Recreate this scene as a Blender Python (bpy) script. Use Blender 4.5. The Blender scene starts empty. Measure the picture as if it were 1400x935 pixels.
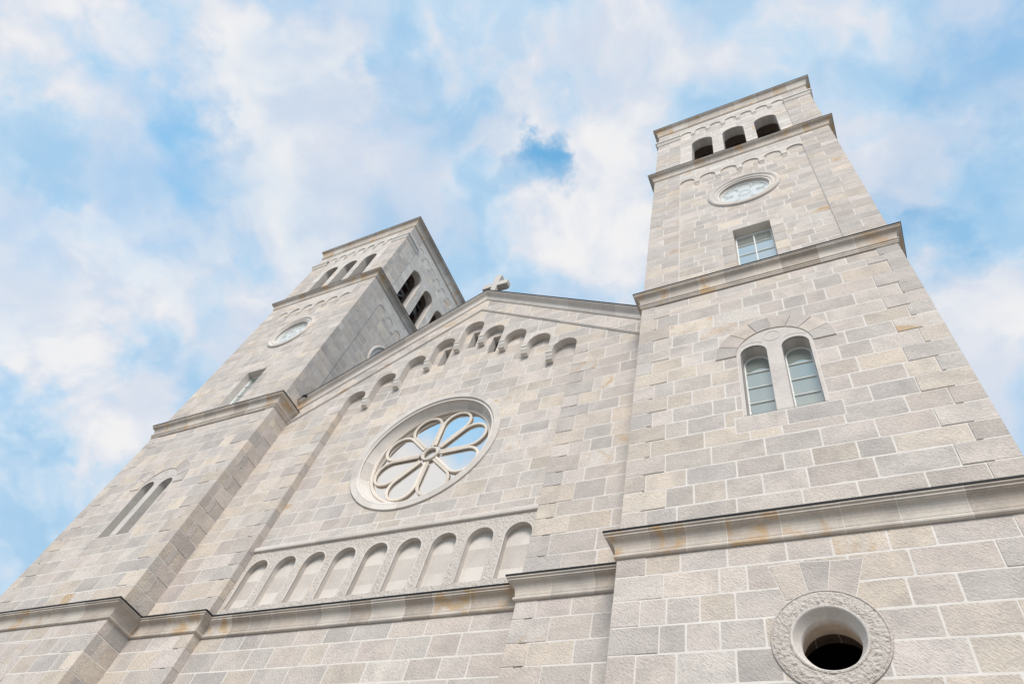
import bpy, math, random
from mathutils import Vector, Matrix, noise
from mathutils.geometry import delaunay_2d_cdt
R = math.radians
S = bpy.context.scene
COL = S.collection

# ------------------------------------------------------------------ camera
cd = bpy.data.cameras.new('camera'); cam = bpy.data.objects.new('camera', cd); COL.objects.link(cam)
cd.sensor_width = 36; cd.lens = 924.758 / 1400 * 36; cd.clip_end = 3000
right = Vector((0.89127562, 0.4035599, 0.20680226)); up = Vector((0.23511972, -0.80123038, 0.55022595))
fwd = Vector((-0.38774539, 0.44177969, 0.80900199))
M = Matrix((right, up, -fwd)).transposed().to_4x4(); M.translation = Vector((12.43368, -12.03502, 1.6))
cam.matrix_world = M
S.camera = cam

# ------------------------------------------------------------------ light
SUN_EL, SUN_AZ = 39, 20          # elevation; azimuth measured from -y (the front) towards +x
sd = Vector((math.sin(R(SUN_AZ)) * math.cos(R(SUN_EL)), -math.cos(R(SUN_AZ)) * math.cos(R(SUN_EL)), math.sin(R(SUN_EL))))
sl = bpy.data.lights.new('sun', 'SUN'); sl.energy = 1.5; sl.angle = R(26); sl.color = (1, .935, .855)
so = bpy.data.objects.new('sun', sl); COL.objects.link(so); so.rotation_euler = sd.to_track_quat('Z', 'Y').to_euler()
S.view_settings.view_transform = 'Standard'; S.view_settings.look = 'None'
S.view_settings.gamma = 1; S.view_settings.use_curve_mapping = False
S.view_settings.exposure = 1.21
S.render.engine = 'CYCLES'
S.cycles.max_bounces = 8; S.cycles.diffuse_bounces = 4

W = bpy.data.worlds.new('World'); S.world = W; W.use_nodes = True
class NT:
    """tiny helper round a node tree"""
    def __init__(s, nt): s.nt = nt; s.n = nt.nodes; s.n.clear()
    def new(s, t, **kw):
        n = s.n.new(t)
        for k, v in kw.items(): setattr(n, k, v)
        return n
    def link(s, a, b): s.nt.links.new(a, b)
    def put(s, sock, v):
        if isinstance(v, bpy.types.NodeSocket): s.link(v, sock)
        else: sock.default_value = v
    def math(s, op, a, b=0.0, c=0.0, clamp=False):
        n = s.new('ShaderNodeMath', operation=op, use_clamp=clamp)
        s.put(n.inputs[0], a); s.put(n.inputs[1], b); s.put(n.inputs[2], c); return n.outputs[0]
    def vm(s, op, a, b=None, scale=None):
        n = s.new('ShaderNodeVectorMath', operation=op); s.put(n.inputs[0], a)
        if b is not None: s.put(n.inputs[1], b)
        if scale is not None: s.put(n.inputs['Scale'], scale)
        return n.outputs['Value'] if op in ('DOT_PRODUCT', 'LENGTH') else n.outputs['Vector']
    def noise(s, vec, scale, detail=4, rough=.5, dist=0.0, col=False):
        n = s.new('ShaderNodeTexNoise'); s.put(n.inputs['Vector'], vec); n.inputs['Scale'].default_value = scale
        n.inputs['Detail'].default_value = detail; n.inputs['Roughness'].default_value = rough; n.inputs['Distortion'].default_value = dist
        return n.outputs['Color'] if col else n.outputs['Fac']
    def ss(s, v, a, b, lo=0.0, hi=1.0):
        n = s.new('ShaderNodeMapRange', interpolation_type='SMOOTHSTEP'); s.put(n.inputs[0], v)
        n.inputs[1].default_value = a; n.inputs[2].default_value = b; n.inputs[3].default_value = lo; n.inputs[4].default_value = hi
        return n.outputs[0]
    def mix(s, f, a, b, mode='MIX'):
        n = s.new('ShaderNodeMix', data_type='RGBA', blend_type=mode)
        s.put(n.inputs[0], f); s.put(n.inputs[6], a); s.put(n.inputs[7], b); return n.outputs[2]
    def ramp(s, v, stops, mode='LINEAR'):
        n = s.new('ShaderNodeValToRGB'); e = n.color_ramp.elements; n.color_ramp.interpolation = mode
        while len(e) < len(stops): e.new(0.5)
        for i, (p, c) in enumerate(stops): e[i].position = p; e[i].color = tuple(c) + ((1,) if len(c) == 3 else ())
        s.put(n.inputs[0], v); return n.outputs[0]

w = NT(W.node_tree)
tc = w.new('ShaderNodeTexCoord').outputs['Generated']
sky = w.new('ShaderNodeTexSky', sky_type='NISHITA'); sky.sun_disc = False
sky.sun_elevation = R(SUN_EL); sky.sun_rotation = math.atan2(sd.x, sd.y); sky.ozone_density = 2.0; sky.dust_density = .5
sep = w.new('ShaderNodeSeparateXYZ'); w.link(tc, sep.inputs[0])
zz = w.math('MAXIMUM', sep.outputs[2], .10)
den = w.math('ADD', zz, .9)
pl = w.vm('SCALE', tc, scale=w.math('DIVIDE', 1.75, den))          # directions gently flattened towards a cloud deck
warp = w.vm('SCALE', w.vm('SUBTRACT', w.noise(pl, 3.2, 4, .55, 0, True), (.5, .5, .5)), scale=.30)
pw = w.vm('ADD', pl, warp)
n1 = w.noise(pw, 5.2, 8, .47); n2 = w.noise(pl, 2.0, 3, .5); n3 = w.noise(w.vm('ADD', pw, (3.1, 7.7, 1.3)), 7.0, 8, .46)
n4 = w.noise(w.vm('ADD', pw, (9.1, 2.7, 4.3)), 13.0, 7, .55)
tw_ = w.vm('NORMALIZE', w.vm('ADD', tc, w.vm('SCALE', w.vm('SUBTRACT', w.noise(pl, 9.0, 6, .6, 0, True), (.5, .5, .5)), scale=.26)))
def blobs(lst):
    acc = None
    for d, rad, a in lst:
        v = w.ss(w.vm('DOT_PRODUCT', tw_, Vector(d).normalized()), math.cos(R(rad * 1.25)), 1.0, 0, a)
        acc = v if acc is None else w.math('ADD', acc, v)
    return acc
GAPS = [((-.297, .232, .926), 3.2, .26), ((-.273, .212, .938), 2.6, .2), ((-.25, .205, .946), 2.0, .16), ((-.739, -.028, .673), 11, .10), ((-.702, .081, .707), 9, .08),
        ((-.62, -.12, .775), 6, .15), ((-.432, -.029, .902), 7, .16), ((-.355, .107, .929), 6, .14), ((.179, .493, .851), 3.6, .24),
        ((.276, .306, .911), 4.5, .22), ((.233, .382, .894), 7, .16), ((-.791, -.014, .611), 8, .08), ((-.516, .149, .843), 7, .12),
        ((-.52, .387, .762), 8, .12), ((-.843, .199, .501), 7, .12), ((-.606, .044, .794), 7, .1), ((-.04, .30, .95), 8, .08), ((-.56, -.48, .68), 22, -.12), ((-.45, -.50, .74), 6, .3), ((-.52, -.46, .72), 4, .16)]  # last entries: out of view, added for the rose glass to reflect
BRIGHT = [((-.805, .071, .589), 6, .26), ((-.525, -.03, .851), 6, .18), ((-.573, .085, .815), 6, .2), ((-.659, .165, .734), 9, .14),
          ((-.218, .322, .921), 7, .24), ((-.305, .141, .942), 5, .18), ((.186, .55, .814), 4, .2), ((.202, .617, .76), 5, .1),
          ((-.14, .182, .973), 8, .14), ((-.803, .227, .551), 5, .2), ((-.517, .025, .856), 5, .2), ((-.664, -.128, .736), 5, .15), ((-.56, -.48, .68), 20, .12), ((-.60, -.53, .60), 9, .3)]  # last entries: unseen bright cloud added to whiten the rose glass reflection
cov = w.math('ADD', w.math('MULTIPLY', n1, .7), w.math('MULTIPLY', n2, .5))
cov = w.math('SUBTRACT', w.math('ADD', cov, .10), blobs(GAPS))
mask = w.ss(cov, .06, .70)
shade = w.math('ADD', w.math('ADD', w.math('SUBTRACT', w.math('MULTIPLY', n3, .9), .13), w.math('MULTIPLY', n4, .52)), blobs(BRIGHT))
ccol = w.ramp(w.ss(shade, .43, .92), [(0, (2.15, 3.35, 4.55)), (.35, (3.05, 3.9, 4.75)), (.7, (4.05, 4.25, 4.65)), (1, (4.8, 4.78, 4.82))])
lump = w.ss(w.noise(w.vm('ADD', pw, (5.3, 1.9, 8.2)), 6.0, 7, .5), .46, .68, 0, .75)          # grey undersides of the thicker clouds
ccol = w.mix(lump, ccol, (3.4, 3.8, 4.5, 1))
blue = w.mix(1.0, sky.outputs[0], (1.25, 2.15, 1.95, 1), 'MULTIPLY')
skyc = w.mix(mask, blue, ccol)
bg = w.new('ShaderNodeBackground'); w.link(skyc, bg.inputs[0]); bg.inputs[1].default_value = .080
w.link(bg.outputs[0], w.new('ShaderNodeOutputWorld').inputs[0])

# ------------------------------------------------------------------ materials
def material(name):
    m = bpy.data.materials.new(name); m.use_nodes = True; return m, NT(m.node_tree)
def finish(t, color, rough, height=None, strength=.5, dist=.01, metallic=0.0, spec=.3):
    b = t.new('ShaderNodeBsdfPrincipled'); t.put(b.inputs['Base Color'], color); t.put(b.inputs['Roughness'], rough)
    b.inputs['Metallic'].default_value = metallic; b.inputs['Specular IOR Level'].default_value = spec
    if height is not None:
        n = t.new('ShaderNodeBump'); n.inputs['Strength'].default_value = strength; n.inputs['Distance'].default_value = dist
        t.link(height, n.inputs['Height']); t.link(n.outputs[0], b.inputs['Normal'])
    t.link(b.outputs[0], t.new('ShaderNodeOutputMaterial').inputs[0]); return b
def stone_mat(name, tones, ochre, chisel, mott=.16):
    """one tone per stone (per mesh island), mottling, rust-ochre stains, tooled surface"""
    m, t = material(name)
    isl = t.new('ShaderNodeNewGeometry').outputs['Random Per Island']
    oc = t.new('ShaderNodeTexCoord').outputs['Object']
    k = len(tones); col = t.ramp(isl, [(i / k, c) for i, c in enumerate(tones)], 'CONSTANT')
    wn = t.new('ShaderNodeTexWhiteNoise', noise_dimensions='1D'); t.put(wn.inputs['W'], t.math('MULTIPLY', isl, 917.3)); r2 = wn.outputs['Value']
    off = t.vm('ADD', oc, t.vm('SCALE', wn.outputs['Color'], scale=40.0))     # own grain for each stone
    big = t.noise(off, 1.1, 5, .55, .6); fine = t.noise(off, 22, 5, .65); mid = t.noise(off, 6.0, 5, .65)
    col = t.mix(t.ss(big, .35, .7, 0, mott * 2.6), col, (.30, .275, .265, 1))
    col = t.mix(t.ss(mid, .45, .75, 0, mott * 2.0), col, (.60, .56, .51, 1))
    st = t.math('MULTIPLY', t.ss(t.noise(off, 1.3, 4, .6, .8), .49, .66), t.ss(r2, 1 - ochre, 1 - ochre + .04))
    col = t.mix(t.math('MULTIPLY', st, .7), col, (.46, .29, .13, 1))
    v = t.math('ADD', .79, t.math('MULTIPLY', fine, .46)); v2 = t.math('ADD', .9, t.math('MULTIPLY', r2, .2))
    col = t.mix(1.0, col, t.vm('SCALE', (1, 1, 1), scale=t.math('MULTIPLY', v, v2)), 'MULTIPLY')
    sx = t.new('ShaderNodeSeparateXYZ'); t.link(off, sx.inputs[0]); hz = t.math('ADD', sx.outputs[0], sx.outputs[1])
    cb = t.new('ShaderNodeCombineXYZ')          # tool strokes run slantwise down the face
    t.link(t.math('MULTIPLY', t.math('SUBTRACT', hz, sx.outputs[2]), 8.5), cb.inputs[0]); t.link(t.math('MULTIPLY', t.math('ADD', hz, sx.outputs[2]), 27.0), cb.inputs[1])
    ch = t.noise(cb.outputs[0], 1.0, 3, .55, .4)
    if chisel > .5: col = t.mix(t.ss(t.noise(off, 15, 4, .7),   .53, .72, 0, .42), col, (.38, .335, .31, 1)); col = t.mix(t.ss(ch, .50, .70, 0, .22), col, (.36, .31, .28, 1))
    pit = t.noise(off, 26, 4, .65)
    h = t.math('ADD', t.math('MULTIPLY', ch, chisel), t.math('ADD', t.math('MULTIPLY', pit, .9), t.math('MULTIPLY', mid, .9)))
    finish(t, col, .9, h, .7 if chisel > .5 else .32, .035 if chisel > .5 else .01)
    return m
STONE = stone_mat('sandstone blocks', [(.575, .515, .465), (.61, .545, .49), (.56, .51, .47), (.625, .545, .465), (.59, .525, .48), (.555, .505, .465),
                  (.645, .585, .53), (.59, .515, .465), (.55, .495, .46), (.64, .55, .465), (.60, .55, .505), (.57, .50, .46), (.655, .57, .50), (.60, .53, .475), (.62, .55, .505), (.66, .57, .475), (.66, .575, .49), (.525, .48, .45), (.64, .57, .525), (.63, .56, .51)], .06, 1.0)
CORN = stone_mat('moulded sandstone', [(.50, .43, .365), (.56, .495, .43), (.46, .39, .325), (.585, .53, .47), (.52, .455, .395), (.48, .41, .345), (.55, .485, .42)], .42, .2, .18)  # brown stone; tones also lowered to put soffit shade into the colour
SURR = stone_mat('smooth grey stone', [(.545, .50, .465), (.56, .515, .48), (.53, .485, .45)], .0, .2, .14)
DRESS = stone_mat('dressed sandstone', [(.60, .55, .505), (.62, .57, .525), (.58, .53, .485), (.635, .59, .545), (.605, .555, .515), (.59, .54, .495)], .10, .2, .10)
TRACE = stone_mat('warm dressed stone', [(.67, .595, .52), (.69, .615, .54), (.65, .575, .50)], .0, .1, .06)
def rough_mat():
    m, t = material('bush hammered stone')
    oc = t.new('ShaderNodeTexCoord').outputs['Object']
    a = t.noise(oc, 13, 4, .6); b = t.noise(oc, 34, 4, .65); big = t.noise(oc, 1.2, 4, .55)
    col = t.mix(t.ss(big, .35, .7), (.66, .595, .54, 1), (.71, .65, .595, 1))
    col = t.mix(t.ss(a, .52, .68, 0, .34), col, (.36, .32, .29, 1))  # shade of the pits painted into the colour, deepening the bump
    finish(t, col, .95, t.math('ADD', t.math('MULTIPLY', a, -1.0), t.math('MULTIPLY', b, .6)), 1.0, .07); return m
ROUGH = rough_mat()
def simple(name, c, rough, var=.12, scale=6.0, bump=.2, metallic=0.0, spec=.3):
    m, t = material(name); oc = t.new('ShaderNodeTexCoord').outputs['Object']; n = t.noise(oc, scale, 5, .6)
    col = t.mix(n, tuple(x * (1 - var) for x in c) + (1,), tuple(min(1, x * (1 + var)) for x in c) + (1,))
    finish(t, col, rough, t.noise(oc, scale * 6, 3, .6), bump, .01, metallic, spec); return m
MORTAR = simple('lime mortar', (.67, .625, .585), .95, .2, 2.2, .5)
FLASH = simple('dark sheet metal', (.014, .014, .017), .6, .2, 4, .05, 0, .2)
FRAME = simple('white painted frame', (.74, .75, .75), .4, .03, 4, .05)
WOOD = simple('dark stained boards', (.085, .055, .042), .8, .4, 3, .4)
STEEL = simple('galvanised steel', (.42, .45, .48), .45, .1, 5, .1, .3)
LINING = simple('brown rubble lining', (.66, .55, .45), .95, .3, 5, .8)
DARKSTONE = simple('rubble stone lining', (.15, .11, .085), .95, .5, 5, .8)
PAVE = None
def glass_mat(name, body, refl, fac):
    m, t = material(name); oc = t.new('ShaderNodeTexCoord').outputs['Object']
    d = t.new('ShaderNodeBsdfDiffuse'); d.inputs[0].default_value = body + (1,)
    g = t.new('ShaderNodeBsdfGlossy'); g.inputs[0].default_value = refl + (1,); g.inputs['Roughness'].default_value = .03
    x = t.new('ShaderNodeMixShader'); x.inputs[0].default_value = fac
    t.link(d.outputs[0], x.inputs[1]); t.link(g.outputs[0], x.inputs[2])
    t.link(x.outputs[0], t.new('ShaderNodeOutputMaterial').inputs[0]); return m
GLASS_ROSE = glass_mat('mirror bright glass', (.10, .10, .095), (.98, .96, .93), .88)
GLASS_PALE = glass_mat('frosted pale glass', (.68, .71, .70), (.93, .94, .93), .32)
GLASS_SQ = glass_mat('grey pale glass', (.26, .31, .30), (.95, .97, .96), .62)
GLASS_TEAL = glass_mat('grey green glass', (.26, .305, .285), (.82, .85, .82), .40)
def paving():
    m, t = material('pale stone paving'); oc = t.new('ShaderNodeTexCoord').outputs['Object']
    br = t.new('ShaderNodeTexBrick'); t.link(oc, br.inputs['Vector']); br.inputs['Scale'].default_value = 1.2
    br.inputs['Color1'].default_value = (.25, .23, .21, 1); br.inputs['Color2'].default_value = (.30, .28, .25, 1); br.inputs['Mortar'].default_value = (.25, .24, .22, 1)
    finish(t, t.mix(t.ss(t.noise(oc, .7, 5, .6), .3, .7, 0, .4), br.outputs[0], (.24, .23, .21, 1)), .85, t.noise(oc, 30, 3, .6), .3, .01); return m
PAVE = paving()

# ------------------------------------------------------------------ mesh builder
class MB:
    def __init__(s): s.v = []; s.f = []; s.m = []; s.mats = []
    def mi(s, mat):
        if mat not in s.mats: s.mats.append(mat)
        return s.mats.index(mat)
    def add(s, vs, fs, mat):
        o = len(s.v); s.v += [tuple(x) for x in vs]; i = s.mi(mat)
        for f in fs: s.f.append(tuple(o + k for k in f)); s.m.append(i)
    def box(s, lo, hi, mat, c=0.0):
        lo = Vector(lo); hi = Vector(hi); ce = (lo + hi) / 2; H = (hi - lo) / 2
        sg = [(x, y, z) for x in (-1, 1) for y in (-1, 1) for z in (-1, 1)]
        if c <= 0:
            s.add([ce + Vector([g[k] * H[k] for k in range(3)]) for g in sg],
                  [(0, 1, 3, 2), (4, 6, 7, 5), (0, 4, 5, 1), (2, 3, 7, 6), (0, 2, 6, 4), (1, 5, 7, 3)], mat); return
        c = min(c, min(H) * .8); vs = []; ix = {}
        for a, g in enumerate(sg):
            for k in range(3):
                ix[(g, k)] = len(vs); vs.append(ce + Vector([g[j] * (H[j] - (0 if j == k else c)) for j in range(3)]))
        fs = []
        for k in range(3):
            i, j = [q for q in range(3) if q != k]
            for e in (-1, 1):
                loop = []
                for a, b in ((-1, -1), (1, -1), (1, 1), (-1, 1)):
                    g = [0, 0, 0]; g[k] = e; g[i] = a; g[j] = b; loop.append(ix[(tuple(g), k)])
                fs.append(tuple(loop))
            for a in (-1, 1):
                for b in (-1, 1):     # edge along axis k
                    g0 = [0] * 3; g1 = [0] * 3; g0[k] = -1; g1[k] = 1; g0[i] = g1[i] = a; g0[j] = g1[j] = b
                    g0 = tuple(g0); g1 = tuple(g1); fs.append((ix[(g0, i)], ix[(g1, i)], ix[(g1, j)], ix[(g0, j)]))
        for g in sg: fs.append((ix[(g, 0)], ix[(g, 1)], ix[(g, 2)]))
        s.add(vs, fs, mat)
    def build(s, name, parent=None, label=None, loc=(0, 0, 0), smooth=False):
        me = bpy.data.meshes.new(name); me.from_pydata(s.v, [], s.f); me.polygons.foreach_set('material_index', s.m)
        for m in s.mats: me.materials.append(m)
        import bmesh
        bm = bmesh.new(); bm.from_mesh(me); bmesh.ops.recalc_face_normals(bm, faces=bm.faces); bm.to_mesh(me); bm.free()
        if smooth: me.polygons.foreach_set('use_smooth', [True] * len(me.polygons))
        me.update()
        o = bpy.data.objects.new(name, me); COL.objects.link(o); o.location = loc
        if parent: o.parent = parent
        if label: o['label'] = label
        return o
class Fr:
    """a wall plane: u runs along it, z is up, N points out of the wall; rec = depth behind the plane"""
    def __init__(s, O, U, N): s.O = Vector(O); s.U = Vector(U); s.N = Vector(N)
    def p(s, u, z, rec=0.0): return s.O + s.U * u - s.N * rec + Vector((0, 0, z))
FX = lambda y: Fr((0, y, 0), (1, 0, 0), (0, -1, 0))

def arc(cx, cz, r, a0, a1, n): return [(cx + r * math.cos(R(a0 + (a1 - a0) * i / n)), cz + r * math.sin(R(a0 + (a1 - a0) * i / n))) for i in range(n + 1)]
def circle(cx, cz, r, n=48): return arc(cx, cz, r, 0, 360, n)[:-1]
def arch(cx, z0, zs, r, n=20): return [(cx - r, z0), (cx + r, z0)] + arc(cx, zs, r, 0, 180, n)
def rect(a, b, c, d): return [(a, c), (b, c), (b, d), (a, d)]
def area(p): return sum(p[i][0] * p[(i + 1) % len(p)][1] - p[(i + 1) % len(p)][0] * p[i][1] for i in range(len(p))) / 2
def ccw(p): return p if area(p) > 0 else p[::-1]

def block(u0, u1, z0, z1, rng, g=.0185, j=.008):
    """one stone outline: inset for the joint, slightly worn corners and wavy edges"""
    u0 += g; u1 -= g; z0 += g; z1 -= g
    c = min(rng.uniform(.010, .030), (u1 - u0) / 4, (z1 - z0) / 4); P = []
    z0 += .004; z1 -= .004
    def side(a, b):
        n = max(1, int(math.dist(a, b) / .28))
        for i in range(n):
            t = i / n; e = rng.uniform(-j, j) if i else 0; hz = abs(b[0] - a[0]) > abs(b[1] - a[1])
            P.append((a[0] + (b[0] - a[0]) * t + (0 if hz else e), a[1] + (b[1] - a[1]) * t + (e if hz else 0)))
        P.append(b)
    side((u0 + c, z0), (u1 - c, z0)); side((u1, z0 + c), (u1, z1 - c)); side((u1 - c, z1), (u0 + c, z1)); side((u0, z1 - c), (u0, z0 + c))
    return P
def split(u0, u1, rng, lo, hi, prev):
    for _ in range(60):
        xs = [u0]
        while u1 - xs[-1] > hi * 1.15: xs.append(xs[-1] + rng.uniform(lo, hi))
        if u1 - xs[-1] < lo * .6 and len(xs) > 1: xs[-1] = (xs[-2] + u1) / 2 if u1 - xs[-2] > 2 * lo * .7 else u1; xs = xs[:-1] if xs[-1] == u1 else xs
        if all(abs(a - b) > .14 for a in xs[1:] for b in prev): break
    return xs + [u1]
def rows(z0, z1, h, rng, j=.035):
    n = max(1, round((z1 - z0) / h)); q = [z0 + (z1 - z0) * i / n + (rng.uniform(-j, j) if 0 < i < n else 0) for i in range(n + 1)]; return q
def courses(zs, ext, rng, lo=.55, hi=1.25):
    """stones for a list of course heights; ext(i) gives the u range of course i"""
    out = []; prev = []
    for i in range(len(zs) - 1):
        a, b = ext(i); xs = split(a, b, rng, lo, hi, prev); prev = xs[1:-1]
        out += [block(xs[k], xs[k + 1], zs[i], zs[i + 1], rng) for k in range(len(xs) - 1)]
    return out

def wall(mb, fr, bound, rec=0.0, holes=(), stones=(), clears=(), specials=(), rng=None, mats=None, hmin=.001, hmax=.004):
    """masonry sheet: mortar bed at depth rec, every stone its own raised island, openings cut out"""
    mats = mats or (MORTAR, STONE)
    faces = []; kind = []; V = []
    def put(p, k):
        p = ccw(p); o = len(V); V.extend(Vector(q) for q in p); faces.append(list(range(o, o + len(p)))); kind.append(k)
    put(bound, ('B',))
    for h in holes: put(h, ('H',))
    for c in clears: put(c, ('C',))
    for i, s in enumerate(stones): put(s, ('S', i))
    for i, s in enumerate(specials): put(s[0], ('X', i))
    ov, oe, of, _, _, src = delaunay_2d_cdt(V, [], faces, 0, 1e-5)
    groups = {}
    for f, so in zip(of, src):
        ks = [kind[k] for k in so]; tags = {k[0] for k in ks}
        if 'B' not in tags or 'H' in tags: continue
        if 'X' in tags: key = next(k for k in ks if k[0] == 'X')
        elif 'C' in tags: key = ('M',)
        elif 'S' in tags: key = next(k for k in ks if k[0] == 'S')
        else: key = ('M',)
        groups.setdefault(key, []).append(f)
    for key, fs in groups.items():
        if key == ('M',):
            ids = sorted({k for f in fs for k in f}); ix = {k: i for i, k in enumerate(ids)}
            mb.add([fr.p(ov[k][0], ov[k][1], rec) for k in ids], [tuple(ix[k] for k in f) for f in fs], mats[0]); continue
        if key[0] == 'X': h = specials[key[1]][1]; mat = specials[key[1]][2]
        else: h = rng.uniform(hmin, hmax); mat = mats[1]
        ids = sorted({k for f in fs for k in f}); ix = {k: i for i, k in enumerate(ids)}; n = len(ids)
        cnt = {}
        for f in fs:
            for a, b in zip(f, f[1:] + f[:1]): cnt[(min(a, b), max(a, b))] = cnt.get((min(a, b), max(a, b)), 0) + 1
        ed = [e for e, c in cnt.items() if c == 1]
        vs = [fr.p(ov[k][0], ov[k][1], rec - h) for k in ids] + [fr.p(ov[k][0], ov[k][1], rec + .002) for k in ids]
        mb.add(vs, [tuple(ix[k] for k in f) for f in fs] + [(ix[a], ix[b], ix[b] + n, ix[a] + n) for a, b in ed], mat)
def reveal(mb, fr, line, r0, r1, mat, seg=None, closed=False):
    """side faces of an opening along its outline, in blocks of seg points"""
    P = list(line) + ([line[0]] if closed else []); seg = seg or len(P)
    i = 0
    while i < len(P) - 1:
        q = P[i:i + seg + 1]; n = len(q)
        mb.add([fr.p(a, b, r0) for a, b in q] + [fr.p(a, b, r1) for a, b in q], [(k, k + 1, n + k + 1, n + k) for k in range(n - 1)], mat); i += seg
def plate(mb, fr, bound, holes, front, back, mat, edge=True):
    faces = []; V = []
    for p in [bound] + list(holes):
        p = ccw(p); o = len(V); V.extend(Vector(q) for q in p); faces.append(list(range(o, o + len(p))))
    ov, oe, of, _, _, src = delaunay_2d_cdt(V, [], faces, 0, 1e-5)
    mb.add([fr.p(v[0], v[1], front) for v in ov], [f for f, so in zip(of, src) if 0 in so and len(so) == 1], mat)
    if edge: reveal(mb, fr, bound, front, back, mat, None, True)
    for h in holes: reveal(mb, fr, h, front, back, mat, None, True)
def lathe(mb, fr, cx, cz, prof, mat, n=96, blocks=8, a0=0.0):
    """ring round (cx, cz); prof = (radius, outward) pairs; blocks = ring stones, each an island"""
    per = n // blocks; rmax = max(r for r, o in prof)
    for b in range(blocks):
        vs = []; fs = []; ja = .005 / rmax; k = len(prof)
        am = a0 + 2 * math.pi * b * per / n          # pale joint between two ring stones
        mb.add([fr.p(cx + r * math.cos(a), cz + r * math.sin(a), -o) for a in (am - ja, am + ja) for r, o in prof], [(j, j + 1, k + j + 1, k + j) for j in range(k - 1)], MORTAR)
        for i in range(per + 1):
            a = a0 + 2 * math.pi * (b * per + i) / n + (ja if i == 0 else -ja if i == per else 0)
            for r, o in prof: vs.append(fr.p(cx + r * math.cos(a), cz + r * math.sin(a), -o))
        k = len(prof)
        for i in range(per):
            for j in range(k - 1): fs.append((i * k + j, (i + 1) * k + j, (i + 1) * k + j + 1, i * k + j + 1))
        mb.add(vs, fs, mat)
def sweep_cornice(mb, path, z, prof, mat, rng, closed=False, lo=.7, hi=1.15, flash=True):
    """moulding along an axis-aligned plan path, mitred, cut into blocks; prof = (out, dz)"""
    n = len(path); P = [Vector(p).to_3d() for p in path]; m = n if closed else n - 1
    D = [(P[(i + 1) % n] - P[i]).normalized() for i in range(m)]; Nn = [Vector((d.y, -d.x, 0)) for d in D]
    for i in range(m):
        a = P[i]; b = P[(i + 1) % n]; L = (b - a).length
        pn = Nn[i - 1] if (closed or i > 0) else None; nn = Nn[(i + 1) % m] if (closed or i < m - 1) else None
        cuts = [0.0]
        while L - cuts[-1] > hi * 1.2: cuts.append(cuts[-1] + rng.uniform(lo, hi))
        cuts.append(L)
        def ring(t, q, extra=0.0):
            c = a + D[i] * t; s = Nn[i].copy()
            if t == 0 and pn is not None: s = s + pn
            if t == L and nn is not None: s = s + nn
            return [c + s * o + Vector((0, 0, z + dz)) for o, dz in q]
        for k in range(len(cuts) - 1):
            e = rng.uniform(-.003, .003); q = [(o + (e if o > .02 else 0), dz) for o, dz in prof]
            J = .007
            r0 = ring(cuts[k] + (J if k else 0), q); r1 = ring(cuts[k + 1] - (J if k < len(cuts) - 2 else 0), q); w_ = len(q)
            mb.add(r0 + r1, [(j, j + 1, w_ + j + 1, w_ + j) for j in range(w_ - 1)], mat)
            if k:
                r0 = ring(cuts[k] - J, prof); r1 = ring(cuts[k] + J, prof); mb.add(r0 + r1, [(j, j + 1, w_ + j + 1, w_ + j) for j in range(w_ - 1)], MORTAR)
        if flash:
            top = prof[-1]; q = [(-.05, .115), (top[0] + .012, .022), (top[0] + .02, .018), (top[0] + .02, -.022), (top[0] + .006, -.022), (top[0] + .006, .002)]
            r0 = ring(0, q); r1 = ring(L, q); w_ = len(q)
            mb.add(r0 + r1, [(j, j + 1, w_ + j + 1, w_ + j) for j in range(w_ - 1)], FLASH)
def cove(o0, z0, o1, z1, n=6, k=1):
    """quarter hollow from (o0,z0) up and out to (o1,z1)"""
    return [(o0 + (o1 - o0) * (1 - math.cos(t * math.pi / 2)), z0 + (z1 - z0) * math.sin(t * math.pi / 2)) for t in [i / n for i in range(n + 1)]]
# mouldings, from the wall upwards; dz is measured from the top edge
C1P = [(0, -.56), (.035, -.555), (.06, -.53), (.065, -.50), (.055, -.47), (.03, -.455), (.03, -.43)] + cove(.035, -.43, .185, -.14) + [(.185, -.125), (.215, -.115), (.215, -.075), (.25, -.06), (.25, 0)]
C2P = [(0, -.70), (.03, -.695), (.03, -.64), (.05, -.63), (.05, -.56), (.075, -.55), (.085, -.515), (.07, -.49), (.05, -.48)] + cove(.05, -.47, .19, -.16) + [(.19, -.14), (.225, -.13), (.225, -.085), (.25, -.07), (.25, 0)]
C3P = [(0, -.53), (.03, -.525), (.03, -.475), (.05, -.465)] + cove(.05, -.455, .21, -.12) + [(.215, -.10), (.25, -.085), (.25, 0)]
C4P = [(0, -.80), (.03, -.795), (.03, -.72), (.055, -.71)] + cove(.055, -.69, .22, -.14) + [(.225, -.11), (.26, -.095), (.26, 0)]

# ------------------------------------------------------------------ setting
g = MB(); g.add([(-600, -600, 0), (600, -600, 0), (600, 600, 0), (-600, 600, 0)], [(0, 1, 2, 3)], PAVE)
go = g.build('ground'); go['kind'] = 'structure'; go['label'] = 'pale stone paving around the church'

church = bpy.data.objects.new('church', None); COL.objects.link(church)
church['label'] = 'pale sandstone church with two square bell towers flanking a gabled front with a rose window'
church['category'] = 'church'

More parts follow.
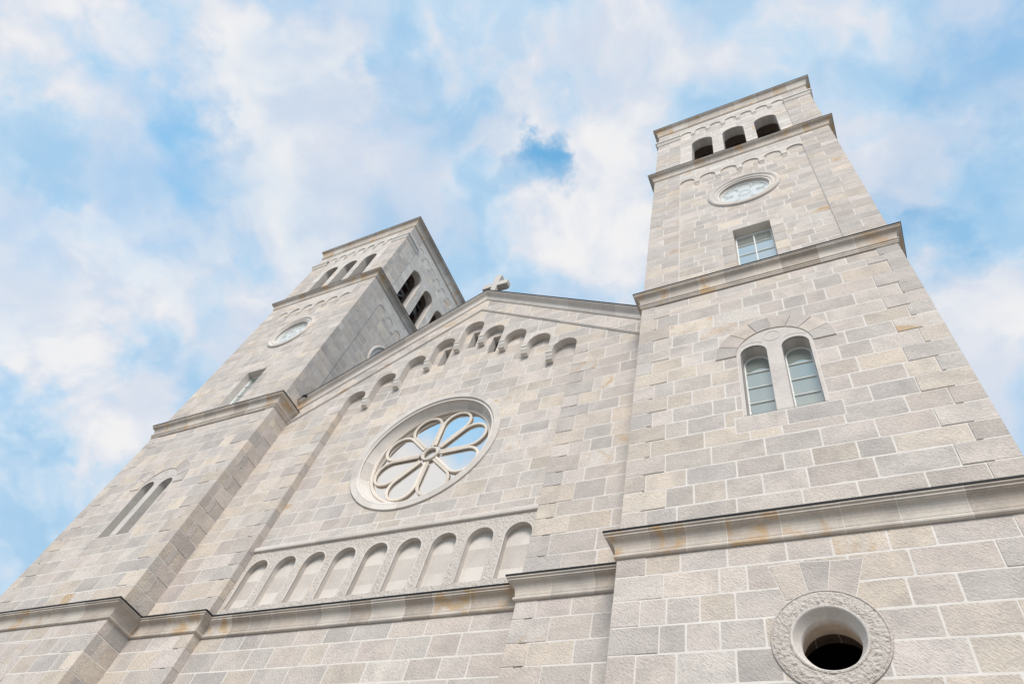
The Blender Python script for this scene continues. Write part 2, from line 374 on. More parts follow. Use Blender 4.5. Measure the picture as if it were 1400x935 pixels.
# ------------------------------------------------------------------ the bell towers
TX, TY, TH = 11.655, 2.29, 3.74
PW = 1.19                     # corner strip width on the two upper storeys
Z1, Z2, Z3, Z4 = 11.375, 21.53, 32.78, 39.76
SIDES = [((1, 0, 0), (0, -1, 0)), ((0, 1, 0), (1, 0, 0)), ((-1, 0, 0), (0, 1, 0)), ((0, -1, 0), (-1, 0, 0))]
def tower_frames(): return [Fr(Vector(n) * TH, u, n) for u, n in SIDES]
MIDROWS = [11.38, 11.5, 12.07, 12.65, 13.17, 13.75, 14.31, 14.87, 15.42, 16.0, 16.6, 17.16, 17.68, 18.22, 18.80, 19.42, 20.05, 20.42, 20.9]

def quoin_lengths(n, rng, long_, short, flip=0, full=None):
    """front and side length of every corner stone: {(sx, i): front}, {(sy, i): side}"""
    A = {}; B = {}
    for s_ in (-1, 1):
        for i in range(n):
            odd = (i + flip) % 2
            A[(s_, i)] = (full - .008 if full else long_ + rng.uniform(-.08, .08)) if odd else short + rng.uniform(-.07, .07)
            B[(s_, i)] = short + rng.uniform(-.07, .07) if odd else (full - .008 if full else long_ + rng.uniform(-.08, .08))
    return A, B
def quoins(mb, zs, rng, AB, core, full=None, c=.007):
    """corner stones, one per course and corner, long and short in turn; full = fill the rest of a strip of that width"""
    A, B = AB; G = .0145
    for sx in (-1, 1):
        for sy in (-1, 1):
            e = TH - .006
            mb.box((min(sx * (e - core), sx * e), min(sy * (e - core), sy * e), zs[0]), (max(sx * (e - core), sx * e), max(sy * (e - core), sy * e), zs[-1]), MORTAR)
            for i in range(len(zs) - 1):
                a = A[(sx, i)]; b = B[(sy, i)]
                p = rng.uniform(-.002, .003); E = TH + p; z0, z1 = zs[i] + G, zs[i + 1] - G
                def bx(x0, x1, y0, y1): mb.box((min(sx * x0, sx * x1), min(sy * y0, sy * y1), z0), (max(sx * x0, sx * x1), max(sy * y0, sy * y1), z1), STONE, c)
                bx(E - a, E, E - .3, E); bx(E - .3, E, E - b, E - .302)
                if full:
                    if full - a > .12: bx(E - full + .008, E - a - 2 * G, E - .3, E)
                    if full - b > .12: bx(E - .3, E, E - full + .008, E - b - 2 * G)

def frieze(mb, fr, zc, r, pitch, n, bw, ztop, zb, rec, front, mat, rng):
    """arched corbel table between the corner strips: a plate with n arches cut into its lower edge, stepped corbels below"""
    half = TH - PW; pts = [(-half, zc)]
    c0 = -(n - 1) / 2 * pitch
    for k in range(n):
        c = c0 + k * pitch; lo = -half if k == 0 else c - (pitch - bw) / 2; hi = half if k == n - 1 else c + (pitch - bw) / 2
        rr = (hi - lo) / 2; cc = (hi + lo) / 2
        pts += [(cc - rr * math.cos(math.pi * i / 14), zc + rr * math.sin(math.pi * i / 14)) for i in range(15)]
        if k < n - 1: pts += [(hi, zc - .22), (c + pitch / 2 + bw / 2, zc - .22)]
    bound = pts + [(half, ztop), (-half, ztop)]
    st = courses(rows(zc - .3, ztop, .42, rng), lambda i: (-half, half), rng, .5, 1.1)
    st = [s for s in st]
    wall(mb, fr, bound, front + .006, (), st, (), (), rng, (MORTAR, DRESS), .003, .007)
    reveal(mb, fr, pts, front + .004, rec + .01, DRESS, 7)
    for k in range(n - 1):
        c = c0 + (k + .5) * pitch
        for (d0, d1, ww, dp) in ((.22, .30, 1.0, 1.0), (.31, .40, .92, .72), (.40, .52, .86, .42)):
            a = fr.p(c - bw * ww / 2, zc - d0, rec + .02); b = fr.p(c + bw * ww / 2, zc - d1, rec - (rec - front) * dp - .006 * (dp == 1))
            mb.box([min(a[i], b[i]) for i in range(3)], [max(a[i], b[i]) for i in range(3)], mat, .006)

OC_Z, OC_R = 8.77, .46
TWZ = 17.07
KEY = [[(-.575, 9.52), (-.19, 9.63), (-.275, 10.31), (-.80, 10.27)], [(-.185, 9.63), (.10, 9.60), (.245, 10.27), (-.27, 10.31)], [(.10, 9.60), (.52, 9.47), (.775, 10.26), (.25, 10.27)]]
def shrink(p, d):
    cx = sum(q[0] for q in p) / len(p); cz = sum(q[1] for q in p) / len(p)
    return [(x + (cx - x) / max(.05, math.hypot(x - cx, z - cz)) * d, z + (cz - z) / max(.05, math.hypot(x - cx, z - cz)) * d) for x, z in p]

def make_tower(sgn, seed):
    rng = random.Random(seed); fr = tower_frames(); mb = MB()
    # lower storey
    lz = [0.0] + [x for x in rows(.05, 8.09, .58, rng)][1:] + [8.68, 9.24, 9.80, 10.36, 10.95]
    QL = quoin_lengths(len(lz) - 1, rng, 1.0, .56); quoins(mb, lz, rng, QL, .5)
    ql = lambda i: .56 if i % 2 == 0 else 1.0
    for k, f in enumerate(fr):
        rec = .012
        if k == 2:
            wall(mb, f, rect(-TH + .02, TH - .02, 0, Z4 - .1), .02, (), (), rng=rng, mats=(STONE, STONE)); continue
        def ext(i, k=k):
            lo, hi = {0: (QL[0][(-1, i)], QL[0][(1, i)]), 1: (QL[1][(-1, i)], QL[1][(1, i)]), 3: (QL[1][(1, i)], QL[1][(-1, i)])}[k]
            return (-TH + lo + .008, TH - hi - .008)
        st = courses(lz, ext, rng, .45, 1.12)
        b = rect(-TH + .02, TH - .02, 0, 11.2)
        if k == 0:
            hole = [circle(0, OC_Z, OC_R + .1, 40)]
            wall(mb, f, b, rec, hole, st, [circle(0, OC_Z, .905, 64)] + [shrink(q, -.02) for q in KEY], [(shrink(q, .016), rng.uniform(.006, .014), STONE) for q in KEY], rng)
        else: wall(mb, f, b, rec, (), st, rng=rng)
    # middle storey: plain wall set back behind proud corner stones
    QM = quoin_lengths(len(MIDROWS) - 1, rng, .98, .52, 1); quoins(mb, MIDROWS, rng, QM, .43)
    for k, f in enumerate(fr):
        if k == 2: continue
        def ext(i, k=k):
            lo, hi = {0: (QM[0][(-1, i)], QM[0][(1, i)]), 1: (QM[1][(-1, i)], QM[1][(1, i)]), 3: (QM[1][(1, i)], QM[1][(-1, i)])}[k]
            return (-TH + lo + .008, TH - hi - .008)
        st = courses(MIDROWS, ext, rng, .5, 1.3)
        b = rect(-TH + .03, TH - .03, 11.3, 21.2)
        if k == 0:
            ring = []
            N = 8
            for j in range(N):
                a0, a1 = 180 * j / N + .5, 180 * (j + 1) / N - .5
                ring.append((ccw(arc(0, TWZ, 1.50, a0, a1, 5) + arc(0, TWZ, .955, a1, a0, 5)), .030 + rng.uniform(-.003, .003), STONE))
            sill = [(block(-1.15, -.0, 14.05, 14.58, rng), .004, STONE), (block(0, 1.2, 14.05, 14.58, rng), .003, STONE)]
            hole = arch(0, 14.6, TWZ, .93, 24)
            wall(mb, f, b, .020, [hole], st, [arch(0, 14.6, TWZ, .95, 24), arc(0, TWZ, 1.525, 0, 180, 32), rect(-1.16, 1.21, 14.04, 14.60)], ring + sill, rng)
        else: wall(mb, f, b, .020, (), st, rng=rng)
    # third storey: corner strips, sunk panel with arched corbel table
    uz = rows(21.45, 32.4, .47, rng, .05)
    quoins(mb, uz, rng, quoin_lengths(len(uz) - 1, rng, 1.1, .58, 0, PW), PW - .004, PW)
    half = TH - PW
    for k, f in enumerate(fr):
        if k == 2: continue
        rc = .058 if k == 0 else .024
        st = courses(uz, lambda i: (-half, half), rng, .45, 1.0)
        b = rect(-half - .1, half + .1, 21.4, 32.3); holes = []; clears = []; sp = []
        if k == 0:
            holes.append(rect(-.63, .63, 22.0, 24.9)); clears.append(rect(-1.06, 1.06, 21.5, 24.92))
            for s_ in (-1, 1):
                zz_ = [21.9, 22.5, 23.1, 23.7, 24.3, 24.9]
                for a_, b_ in zip(zz_, zz_[1:]): sp.append((block(min(s_ * .63, s_ * 1.05), max(s_ * .63, s_ * 1.05), a_, b_, rng, .006), .012, STONE))
        holes.append(circle(0, 28.35, .97, 48)); clears.append(circle(0, 28.35, 1.40, 64))
        wall(mb, f, b, rc, holes, st, clears, sp, rng)
        if k == 0:
            q = rect(-.63, .63, 22.0, 24.9); reveal(mb, f, q, .055, .42, DRESS, 1, True)
        frieze(mb, f, 30.98 + (.10 if k % 2 else 0), .34, .9, 6, .22, 32.3, 0, rc + .005, .0, DRESS, rng)
    # belfry
    bz = rows(32.7, 37.47, .48, rng, .03)
    quoins(mb, bz, rng, quoin_lengths(len(bz) - 1, rng, 1.1, .58, 1, PW), PW - .004, PW)
    uz2 = rows(37.40, 39.2, .46, rng, .02)
    quoins(mb, uz2, rng, quoin_lengths(len(uz2) - 1, rng, 1.1, .58, 0, PW), PW - .006, PW)
    for k, f in enumerate(fr):
        rc = .058 if k == 0 else .024
        ops = [arch(c, 32.9, 36.08, .5, 20) for c in (-1.5, 0, 1.5)]
        st = courses(rows(32.7, 38.6, .48, rng, .03), lambda i: (-half, half), rng, .45, 1.0)
        wall(mb, f, rect(-half - .1, half + .1, 32.6, 39.0), rc, ops, st, (), (), rng, (MORTAR, DRESS), .003, .008)
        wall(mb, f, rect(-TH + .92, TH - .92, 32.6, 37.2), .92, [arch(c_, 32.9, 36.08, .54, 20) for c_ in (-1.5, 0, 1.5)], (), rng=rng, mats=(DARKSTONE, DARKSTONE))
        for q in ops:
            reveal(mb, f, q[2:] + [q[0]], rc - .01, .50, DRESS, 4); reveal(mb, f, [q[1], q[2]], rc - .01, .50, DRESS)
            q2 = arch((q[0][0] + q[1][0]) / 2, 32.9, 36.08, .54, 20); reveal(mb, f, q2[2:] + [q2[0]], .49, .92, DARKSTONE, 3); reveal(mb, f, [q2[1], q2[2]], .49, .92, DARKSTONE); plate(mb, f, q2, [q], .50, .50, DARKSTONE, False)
        frieze(mb, f, 37.98 + (.12 if k % 2 else 0), .28, .76, 7, .2, 39.0, 0, rc + .005, .0, DRESS, rng)
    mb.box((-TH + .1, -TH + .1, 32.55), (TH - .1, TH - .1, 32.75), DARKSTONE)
    tw = mb.build('bell_tower', church, 'left bell tower seen past its inner side face' if sgn < 0 else 'right bell tower, nearer and seen straight from the front', (sgn * TX, TY, 0))
    sq = [(-TH, -TH), (TH, -TH), (TH, TH), (-TH, TH)]
    for z, p in ((Z1, C1P), (Z2, C2P), (Z3, C3P), (Z4, C4P)):
        c = MB(); sweep_cornice(c, sq, z, p, CORN, rng, True); c.build('cornice', tw)
    # ledge over the corner strips of the belfry
    for sx in (-1, 1):
        for sy in (-1, 1):
            c = MB(); x = sx * TH; y = sy * TH; i = PW
            path = [(x - sx * i, y + sy * 0), (x, y), (x, y - sy * i)]
            if sx * sy > 0: path = path[::-1]
            sweep_cornice(c, path, 37.84, [(-.02, -.42), (.03, -.415), (.03, -.33), (.05, -.32)] + cove(.05, -.30, .12, -.13) + [(.13, -.11), (.13, 0), (-.02, .03)], DRESS, rng, False, .7, 1.3, False)
            c.build('corner_ledge', tw)
    c = MB(); c.add([(-TH + .8, -TH + .8, 36.95), (TH - .8, -TH + .8, 36.95), (TH - .8, TH - .8, 36.95), (-TH + .8, TH - .8, 36.95)], [(0, 1, 2, 3)], WOOD)
    n = 24
    for i in range(n):
        x0 = -TH + .8 + (2 * TH - 1.6) * i / n; x1 = x0 + (2 * TH - 1.6) / n - .03
        c.box((x0, -TH + .8, 36.88), (x1, TH - .8, 36.945), WOOD)
    c.build('belfry_ceiling', tw)
    c = MB(); c.add([(-TH, -TH, Z4 + .02), (TH, -TH, Z4 + .02), (TH, TH, Z4 + .02), (-TH, TH, Z4 + .02), (0, 0, Z4 + .9)], [(0, 1, 4), (1, 2, 4), (2, 3, 4), (3, 0, 4)], FLASH); c.build('roof', tw)
    # steel frame that carries the bells
    c = MB()
    def bar(a, b, t=.07):
        a = Vector(a); b = Vector(b); d = (b - a).normalized(); q = d.to_track_quat('Z', 'Y').to_matrix(); L = (b - a).length
        vs = [a + q @ Vector((x * t, y * t, zc)) for zc in (0, L) for x, y in ((-1, -1), (1, -1), (1, 1), (-1, 1))]
        c.add(vs, [(0, 1, 5, 4), (1, 2, 6, 5), (2, 3, 7, 6), (3, 0, 4, 7), (0, 3, 2, 1), (4, 5, 6, 7)], STEEL)
    for x in (-2.55, 2.55):
        for y in (-2.0, 0, 2.0): bar((x, y, 32.75), (x, y, 36.6))
        for z in (34.2, 35.7, 36.6): bar((x, -2.3, z), (x, 2.3, z), .06)
        bar((x, -2.0, 34.2), (x, 0, 36.5), .05); bar((x, 2.0, 34.2), (x, 0, 36.5), .05)
    for y in (-2.0, 2.0): bar((-2.55, y, 35.7), (2.55, y, 35.7), .06)
    c.build('bell_frame', tw)
    return tw
right_tower = make_tower(1, 11); left_tower = make_tower(-1, 23)

# ---- windows of the towers (made for one tower, copied to the other) ; coordinates relative to the tower axis
F0 = Fr((0, -TH, 0), (1, 0, 0), (0, -1, 0))
def sweep_bar(mb, fr, pts, wd, dp, rec, mat, closed=False, ch=.35):
    """chamfered bar of width wd and depth dp whose front is at depth rec, along a polyline in the wall plane"""
    n = len(pts); prof = [(-.5, 1), (-.5, ch), (-.5 + ch * .7, 0), (.5 - ch * .7, 0), (.5, ch), (.5, 1)]
    vs = []
    for i in range(n):
        a = Vector(pts[i - 1]) if (closed or i > 0) else Vector(pts[i]); b = Vector(pts[(i + 1) % n]) if (closed or i < n - 1) else Vector(pts[i])
        p = Vector(pts[i]); d1 = (p - a).normalized() if (p - a).length > 1e-9 else (b - p).normalized(); d2 = (b - p).normalized() if (b - p).length > 1e-9 else d1
        t = (d1 + d2).normalized(); m = Vector((-t.y, t.x)); k = 1 / max(.45, m.dot(Vector((-d1.y, d1.x))))
        for o, q in prof: x = p + m * o * wd * k; vs.append(fr.p(x.x, x.y, rec + q * dp))
    w_ = len(prof); fs = []
    for i in range(n if closed else n - 1):
        j = (i + 1) % n
        for k in range(w_ - 1): fs.append((i * w_ + k, j * w_ + k, j * w_ + k + 1, i * w_ + k + 1))
    mb.add(vs, fs, mat)
def sheet(mb, fr, poly, rec, mat): mb.add([fr.p(a, b, rec) for a, b in poly], [tuple(range(len(poly)))], mat)
def copy_tree(o, parent, dx):
    c = o.copy(); COL.objects.link(c); c.parent = parent
    if dx: c.location.x += dx
    for ch in [k for k in ALL if k.parent == o]: copy_tree(ch, c, 0)
    return c
LX = (TX, TY, 0)
# twin window
mb = MB()
holes = [arch(s * .52, 14.6, TWZ + .0, .335, 20) for s in (-1, 1)]
plate(mb, F0, arch(0, 14.6, TWZ, .93, 30), holes, .012, .06, SURR, True)
for h in holes: reveal(mb, F0, h[2:] + [h[0]], .013, .44, SURR, 5); reveal(mb, F0, [h[1], h[2]], .013, .44, SURR); reveal(mb, F0, [h[0], h[1]], .013, .44, SURR)
twin = mb.build('twin_window', church, None, LX)
for s in (-1, 1):
    f = MB(); P = arch(s * .52, 14.63, TWZ, .315, 20); sweep_bar(f, F0, P, .045, .06, .36, FRAME, True)
    for z in (15.46, 16.08, 16.71): sweep_bar(f, F0, [(s * .52 - .31, z), (s * .52 + .31, z)], .035, .05, .365, FRAME)
    f.build('frame', twin); f = MB(); sheet(f, F0, arch(s * .52, 14.6, TWZ, .33, 20), .40, GLASS_TEAL); f.build('pane', twin)
f = MB(); sweep_bar(f, F0, circle(0, TWZ + .60, .21, 28), .045, .04, .002, SURR, True); f.build('roundel', twin)
for s in (-1, 1):
    f = MB(); sweep_bar(f, F0, [(s * x, z) for x, z in arc(.52, TWZ - .02, .50, 52, 118, 8)], .05, .04, .004, SURR); f.build('hood_bar', twin)
# square window
mb = MB(); fz = .37
sweep_bar(mb, F0, rect(-.60, .60, 22.03, 24.87), .06, .07, fz, FRAME, True)
sweep_bar(mb, F0, [(0, 22.03), (0, 24.87)], .05, .06, fz + .003, FRAME)
for z in (22.75, 23.45, 24.15): sweep_bar(mb, F0, [(-.6, z), (.6, z)], .035, .05, fz + .006, FRAME)
sqw = mb.build('square_window', church, None, LX); f = MB(); sheet(f, F0, rect(-.62, .62, 22.0, 24.89), fz + .04, GLASS_SQ); f.build('pane', sqw)
# round window
def round_window(fr, name='round_window', rc=.07):
    mb = MB(); q = Fr(fr.O - fr.N * rc, fr.U, fr.N)
    lathe(mb, q, 0, 28.35, [(1.39, 0), (1.385, .05), (1.36, .085), (1.31, .10), (1.25, .095), (1.21, .07), (1.2, .05), (1.15, .045), (1.11, .06), (1.07, .058), (1.04, .03), (1.02, -.03), (.95, -.06), (.93, -.09), (.90, -.09), (.89, -.24)], DRESS, 96, 8, R(22.5))
    o = mb.build(name, church, None, LX, True)
    f = MB(); t = MB(); a = .10
    sweep_bar(t, q, circle(0, 28.35, .885, 48), .04, .05, a, FRAME, True); sweep_bar(t, q, circle(0, 28.35, .24, 28), .016, .02, a, FRAME, True)
    for k in range(6):
        an = 60 * k + 30; cx, cz = .56 * math.cos(R(an)), 28.35 + .56 * math.sin(R(an))
        sweep_bar(t, q, arc(cx, cz, .31, an - 128, an + 128, 22), .016, .02, a, FRAME)
    t.build('tracery', o); sheet(f, q, circle(0, 28.35, .90, 48), .15, GLASS_PALE); f.build('pane', o); return o
rnd = round_window(F0); rnd_in = round_window(tower_frames()[3], rc=.03); rnd_out = round_window(tower_frames()[1], rc=.03)
# oculus with a rough carved ring
mb = MB(); n = 224; rings = []
prof = [(.905, 0), (.90, .02), (.875, .03), (.86, .012)] + [(.855 - .245 * i / 13, .022 + .018 * math.sin(math.pi * i / 13)) for i in range(14)] + [(.60, .035), (.575, .04)] 
for b in range(4):
    vs = []; fs = []; k = len(prof); per = n // 4
    for i in range(per + 1):
        a = 2 * math.pi * (b * per + i) / n
        for j, (r, o) in enumerate(prof):
            x, z = r * math.cos(a), r * math.sin(a)
            if 4 <= j <= 17: 
                d = noise.noise(Vector((x * 17, z * 17, 3.3))) + .6 * noise.noise(Vector((x * 38, z * 38, 9.1))); o += .020 * d - .004
            vs.append(F0.p(x, OC_Z + z, -o))
    for i in range(per):
        for j in range(k - 1): fs.append((i * k + j, (i + 1) * k + j, (i + 1) * k + j + 1, i * k + j + 1))
    mb.add(vs, fs, ROUGH)
ocu = mb.build('oculus_window', church, None, LX)
f = MB(); lathe(f, F0, 0, OC_Z, [(.576, .04), (.56, .036), (.55, .02), (.535, -.02), (.50, -.09), (.475, -.13), (.462, -.15), (.455, -.16), (.452, -.28)], DRESS, 96, 4); f.build('chamfered_rim', ocu, None, (0, 0, 0), True)
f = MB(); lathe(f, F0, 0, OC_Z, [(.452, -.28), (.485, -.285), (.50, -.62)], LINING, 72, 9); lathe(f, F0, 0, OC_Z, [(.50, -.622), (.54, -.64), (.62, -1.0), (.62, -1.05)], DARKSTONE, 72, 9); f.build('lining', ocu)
ALL = list(COL.objects)
for o in (twin, sqw, rnd, rnd_in, rnd_out, ocu): copy_tree(o, church, -2 * TX)

# ------------------------------------------------------------------ the gabled front between the towers
PY, BY = -.47, -.18            # planes of the piers / gable and of the sunk wall
PX, EX = 5.15, 7.97
SL = .70
AP = 1.17; AR = .47
FP, FB = FX(PY), FX(BY)
rng = random.Random(5)
mb = MB()
zl = rows(0, 10.95, .58, rng); zu = [11.3, 11.5] + rows(11.5, 26.5, .575, rng, .06)[1:]
def pier_quoins(zs, zmax):
    for s in (-1, 1):
        mb.box((min(s * (PX + .012), s * (PX + .5)), PY + .012, zs[0]), (max(s * (PX + .012), s * (PX + .5)), BY + .1, min(zs[-1], zmax)), MORTAR)
        for i in range(len(zs) - 1):
            if zs[i + 1] > zmax: break
            a = .95 if i % 2 else .55
            mb.box((min(s * PX, s * (PX + a)), PY + rng.uniform(-.003, .003), zs[i] + .009), (max(s * PX, s * (PX + a)), BY + .1, zs[i + 1] - .009), STONE, .008)
pier_quoins(zl, 11); pier_quoins(zu, 20.9)
zq = max(z for z in zu if z <= 20.9)
def pext(s):
    def e(i):
        a = PX + (.95 if i % 2 else .55); return (a, EX) if s > 0 else (-EX, -a)
    return e
for s in (-1, 1):
    wall(mb, FP, rect(min(s * (PX + .3), s * EX), max(s * (PX + .3), s * EX), 0, 11.2), .012, (), courses(zl, pext(s), rng, .6, 1.25), rng=rng)
wall(mb, FB, rect(-PX - .05, PX + .05, 0, 11.2), .012, (), courses(zl, lambda i: (-PX - .02 - rng.random() * .3, PX + .02), rng, .6, 1.3), rng=rng)
# outline of the sunk wall under the stepped arches
def ZC(k): return 24.87 - .83 * abs(k)
def spring(k, side):             # height where the jamb of arch k starts on the given side (a corbel, or the pier)
    j = k if side > 0 else k - 1
    return 24.0 - .865 * (abs(j + .5) - .5)
top = []
for k in range(-4, 5):
    c = k * AP; zc = ZC(k)
    if k > -4: top.append((c - AR, spring(k, -1)))
    top += [(c - AR * math.cos(math.pi * i / 18), zc + AR * math.sin(math.pi * i / 18)) for i in range(19)]
    if k < 4: top.append((c + AR, spring(k, 1)))
hole = [(-PX, zq), (-PX, ZC(4))] + top + [(PX, ZC(4)), (PX, zq)]
hb = [(-PX - .3, 11.2), (PX + .3, 11.2), (PX + .3, zq), (PX, zq)][:2] + [(PX + .3, zq)] + [(PX, zq)] + hole[::-1][1:-1] + [(-PX, zq), (-PX - .3, zq)]
bound = [(-EX, 11.2), (-PX - .3, 11.2), (-PX - .3, zq), (-PX, zq), (-PX, ZC(4))] + top + [(PX, ZC(4)), (PX, zq), (PX + .3, zq), (PX + .3, 11.2), (EX, 11.2), (EX, 27.5 - SL * EX), (0, 27.5), (-EX, 27.5 - SL * EX)]
zu2 = zu + [27.1, 27.7]
def gext(i):
    return (-EX, EX)
st = []
for i in range(len(zu2) - 1):
    zr = [zu2[i], zu2[i + 1]]
    if zu2[i + 1] <= zq + .01:
        a = PX + (.95 if i % 2 else .55)
        for s in (-1, 1): st += courses(zr, lambda _: (a, EX) if s > 0 else (-EX, -a), rng, .6, 1.25)
    else: st += courses(zr, gext, rng, .6, 1.3)
wall(mb, FP, bound, .012, (), st, rng=rng)
reveal(mb, FP, [(-PX, zq), (-PX, (zq + ZC(4)) / 2), (-PX, ZC(4))], .004, -PY + BY + .05, DRESS, 1)
reveal(mb, FP, [(PX, zq), (PX, ZC(4))], .004, -PY + BY + .05, DRESS, 1)
reveal(mb, FP, top, .004, -PY + BY + .05, DRESS, 6)
# sunk wall
RZ, RR = 17.68, 2.84
slits = [(c * AP + .02, 23.77 - .84 * abs(c), 24.92 - .84 * abs(c)) for c in (-1, 0, 1)]
stB = courses(zu, lambda i: (-PX - .03 - rng.random() * .3, PX + .1), rng, .6, 1.3)
wall(mb, FB, [(-PX - .05, 13.95), (PX + .05, 13.95), (PX + .05, 23.4), (2.0, 25.6), (-2.0, 25.6), (-PX - .05, 23.4)], .012, [circle(0, RZ, 2.5, 72)] + [rect(c - .18, c + .18, a, b) for c, a, b in slits], stB, [circle(0, RZ, RR - .01, 90)], (), rng)
front = mb.build('front_wall', church, 'gabled front wall between the towers')
for c, a, b in slits:
    f = MB(); q = rect(c - .18, c + .18, a, b); reveal(f, FB, q, -.002, .40, DRESS, 1, True); o = f.build('slit_window', church)
    f = MB(); sheet(f, FB, rect(c - .185, c + .185, a - .01, b + .01), .36, GLASS_TEAL); f.build('pane', o)
    f = MB(); sweep_bar(f, FB, rect(c - .16, c + .16, a + .02, b - .02), .04, .05, .30, FLASH, True); f.build('frame', o)
# corbels
for k in range(-4, 4):
    c = (k + .5) * AP; z = spring(k, 1); f = MB(); wd = AP - 2 * AR + .02; D = BY - PY
    pr = [(D + .02, 0), (D + .02, -.07), (D - .012, -.08), (D - .016, -.095)] + [(D - .016 - .10 * (t / 7) ** 2, -.095 - .21 * t / 7) for t in range(1, 8)] + [(D - .09, -.31), (D - .09, -.355), (D - .13, -.375), (0, -.385)]
    vs = [FB.p(c + s * wd / 2, z + dz, -o_) for s in (-1, 1) for o_, dz in pr] + [FB.p(c + s * wd / 2, z, .02) for s in (-1, 1)] + [FB.p(c + s * wd / 2, z - .385, .02) for s in (-1, 1)]
    n = len(pr); fs = [(i, i + 1, n + i + 1, n + i) for i in range(n - 1)] + [tuple(list(range(n)) + [2 * n + 2, 2 * n]), tuple(list(range(n, 2 * n)) + [2 * n + 3, 2 * n + 1]), (0, n, 2 * n + 1, 2 * n)]
    f.add(vs, fs, DRESS); f.build('corbel', church)
# cornice at the foot, stepping round the piers
f = MB(); sweep_cornice(f, [(-8.2, PY), (-PX, PY), (-PX, BY), (PX, BY), (PX, PY), (8.2, PY)], Z1, C1P, CORN, rng); f.build('cornice', church)
# raking cornice, raking string below it
def rake(mb, ztop, prof, mat, lo=.8, hi=1.3, y=PY, xe=8.05):
    for s in (-1, 1):
        x = 0.0
        while x < xe - .01:
            x1 = min(xe, x + rng.uniform(lo, hi)); x1 = xe if xe - x1 < .4 else x1
            n = len(prof); fc = [(j, j + 1, n + j + 1, n + j) for j in range(n - 1)]
            J = .007 if mat is not FLASH else 0
            mb.add([Vector((s * q, y - o, ztop - SL * q + dz)) for q in (x + (J if x > 0 else 0), x1 - (J if x1 < xe else 0)) for o, dz in prof], fc, mat)
            if x > 0 and J: mb.add([Vector((s * q, y - o, ztop - SL * q + dz)) for q in (x - J, x + J) for o, dz in prof], fc, MORTAR)
            x = x1
f = MB()
rake(f, 27.67, [(-.01, -.45), (.03, -.445), (.03, -.405), (.045, -.395), (.045, -.375)] + cove(.05, -.365, .20, -.13) + [(.205, -.115), (.235, -.105), (.235, -.075), (.27, -.06), (.27, 0)], DRESS)
rake(f, 27.67, [(-.6, .035), (.285, .035), (.285, -.028), (.272, -.028), (.272, .004)], FLASH, 20, 21)
rk = f.build('raking_cornice', church)
f = MB(); f.box((-7.80, PY - .30, 22.27), (-7.52, PY - .05, 22.45), FLASH, .02); f.build('gutter_end', rk)
f = MB(); rake(f, 26.38, [(-.01, -.10), (.03, -.095), (.03, -.065), (.018, -.055), (.05, -.045), (.05, -.005), (-.01, .01)], DRESS); f.build('raking_string', church)
# nave roof behind the gable
f = MB(); f.add([(-7.9, PY + .4, 27.55 - SL * 7.9), (0, PY + .4, 27.55), (7.9, PY + .4, 27.55 - SL * 7.9), (7.9, 34, 27.55 - SL * 7.9), (0, 34, 27.55), (-7.9, 34, 27.55 - SL * 7.9)], [(0, 1, 4, 5), (1, 2, 3, 4)], FLASH)
f.build('roof', church)
f = MB(); f.add([(-7.9, 33.9, 0), (7.9, 33.9, 0), (7.9, 33.9, 22), (0, 33.9, 27.5), (-7.9, 33.9, 22)], [(0, 1, 2, 3, 4)], STONE)
for s in (-1, 1): f.add([(s * 7.9, 5, 0), (s * 7.9, 33.9, 0), (s * 7.9, 33.9, 22), (s * 7.9, 5, 22)], [(0, 1, 2, 3)], STONE)
f.build('nave_wall', church)
# blind arcade
mb = MB(); FA = FX(BY - .02); AZ = 13.14
ar = [arch(1.145 * k, 11.77, AZ, .415, 20) for k in range(-4, 5)]
slab = rect(-PX + .005, PX - .005, 11.3, 13.88)
plate(mb, FA, slab, ar, 0, .02, ROUGH, False)
for q in ar: reveal(mb, FA, q[2:] + [q[0]], .001, .21, DRESS, 7); reveal(mb, FA, [q[1], q[2]], .001, .21, DRESS, 1); reveal(mb, FA, [q[0], q[1]], .001, .21, DRESS, 1)
for q in ar:   # narrow dressed margin round every arch
    sweep_bar(mb, FA, q[1:] + [q[0]], .045, .02, -.006, DRESS)
arc_o = mb.build('blind_arcade', church)
for k in range(-4, 5):
    f = MB(); c = 1.145 * k; zs_ = [11.7, 12.3 + rng.uniform(-.1, .1), 12.95 + rng.uniform(-.08, .08), 13.6]
    for a_, b_ in zip(zs_, zs_[1:]): sheet(f, FA, rect(c - .45, c + .45, a_, b_), .205, DRESS)
    f.build('niche_panel', arc_o)
f = MB(); x = -PX + .004
while x < PX - .02:
    x1 = min(PX - .004, x + rng.uniform(1.0, 1.7)); x1 = PX - .004 if PX - x1 < .5 else x1; e = rng.uniform(-.006, .006)
    pr = [(-.01, 13.86), (.085 + e, 13.875), (.10 + e, 13.90), (.10 + e, 14.0), (.085 + e, 14.03), (-.02, 14.15)]
    f.add([FB.p(q, z, -o_) for q in (x, x1) for o_, z in pr], [(j, j + 1, 7 + j, 6 + j) for j in range(5)], DRESS); x = x1
f.build('ledge', arc_o)
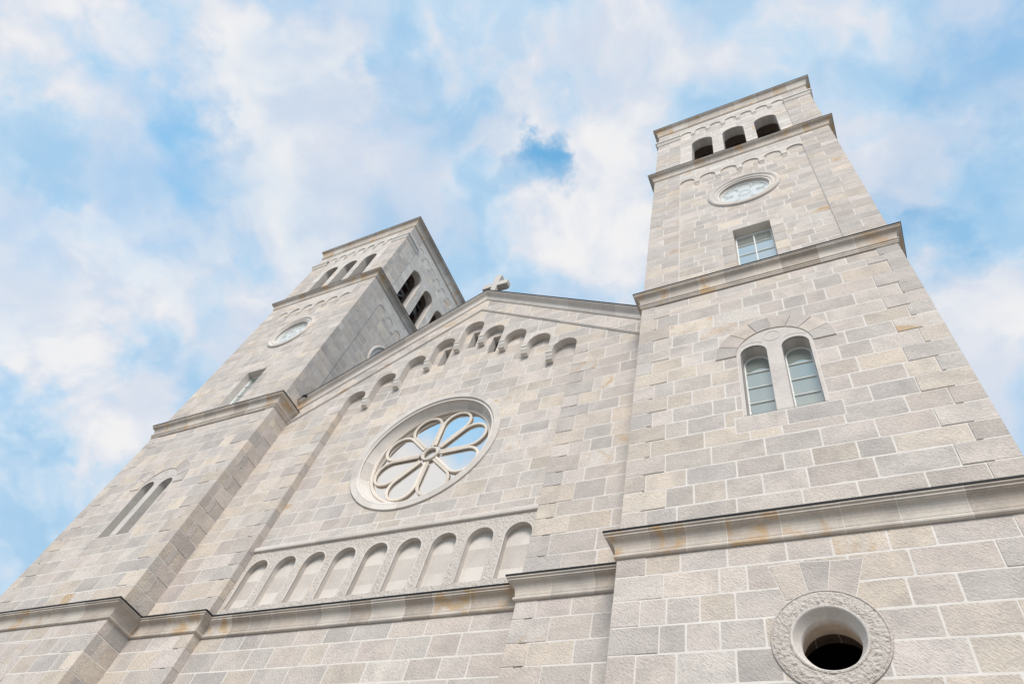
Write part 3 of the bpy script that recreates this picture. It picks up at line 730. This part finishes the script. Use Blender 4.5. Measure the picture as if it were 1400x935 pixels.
# rose window
mb = MB()
lathe(mb, FB, 0, RZ, [(RR, -.01), (RR, .035), (RR - .012, .045), (2.64, .045), (2.625, .05), (2.605, .05), (2.59, .035), (2.57, .0), (2.56, -.03), (2.54, -.035), (2.40, -.24), (2.38, -.25), (2.365, -.28), (2.33, -.285), (2.31, -.31), (2.30, -.33), (2.30, -.6)], DRESS, 144, 16)
rose = mb.build('rose_window', church, None, (0, 0, 0), False)
t = MB(); RD = .33
Rz = 17.72
sweep_bar(t, FB, circle(0, Rz, 2.265, 96), .11, .09, RD, TRACE, True, .22)
sweep_bar(t, FB, circle(0, Rz, .29, 40), .11, .09, RD - .015, TRACE, True, .3)
s22 = math.sin(R(22.5)); hw = .046
for k in range(8):
    an = R(22.5 + 45 * k); Dc = 1.585; rad = Dc * s22 - hw
    # petal centre-line: two spokes and a round head tangent to them
    tx = Dc * math.cos(R(22.5)) * math.cos(R(22.5)); loc = []
    start = .38
    sp0 = (start + .02, (start) * math.tan(R(22.5)) - hw / math.cos(R(22.5)))
    loc.append(sp0)
    a0 = -(90 - 22.5) - 0
    loc += [(Dc + rad * math.cos(R(q)), rad * math.sin(R(q))) for q in [a0 - 45 + 45 + (2 * (90 - 22.5 + 45) - 90) * 0 + i * (-2 * a0) / 24 for i in range(25)]]
    # head arc runs from the lower tangent point to the upper one
    lo_ = -(90 + 22.5); arcp = [(Dc + rad * math.cos(R(lo_ + (2 * -lo_) * i / 30)), rad * math.sin(R(lo_ + (2 * -lo_) * i / 30))) for i in range(31)]
    loc = [sp0] + arcp + [(sp0[0], -sp0[1])] if sp0[1] < 0 else [(sp0[0], -sp0[1])] + arcp + [sp0]
    pts = [(x * math.cos(an) - y * math.sin(an), Rz + x * math.sin(an) + y * math.cos(an)) for x, y in loc]
    sweep_bar(t, FB, pts, .098, .06, RD + .012, TRACE, False, .22)
t.build('tracery', rose)
f = MB(); sheet(f, FB, circle(0, RZ, 2.32, 72), .43, GLASS_ROSE); f.build('pane', rose)
# cross on the gable
f = MB(); FC = Fr((0, -.30, 0), (1, 0, 0), (0, -1, 0)); hw_ = .145
cr = [(-.24, 27.4), (.24, 27.4), (.17, 27.75), (hw_, 28.52), (.58, 28.49), (.66, 28.56), (.66, 28.85), (.58, 28.90), (hw_, 28.90), (.19, 29.52), (.13, 29.62),
      (-.13, 29.62), (-.19, 29.52), (-hw_, 28.90), (-.58, 28.90), (-.66, 28.85), (-.66, 28.56), (-.58, 28.49), (-hw_, 28.52), (-.17, 27.75)]
cin = shrink(cr, .03); n = len(cr); ov, oe, of, _, _, src = delaunay_2d_cdt([Vector(q) for q in cin], [], [list(range(n))], 0, 1e-6)
tri = [q for q, s_ in zip(of, src) if s_]
vs = []
for rec, pl_ in ((-.17, cin), (-.145, cr), (.145, cr), (.17, cin)): vs += [FC.p(a, b, rec) for a, b in pl_]
fs = [tuple(q) for q in tri] + [tuple(3 * n + k for k in q) for q in tri]
for l in range(3):
    for i in range(n): j = (i + 1) % n; fs.append((l * n + i, l * n + j, (l + 1) * n + j, (l + 1) * n + i))
f.add(vs, fs, SURR); f.build('cross', church, 'stone cross on the peak of the gable')
print('objects', len(bpy.data.objects), 'verts', sum(len(m.vertices) for m in bpy.data.meshes))
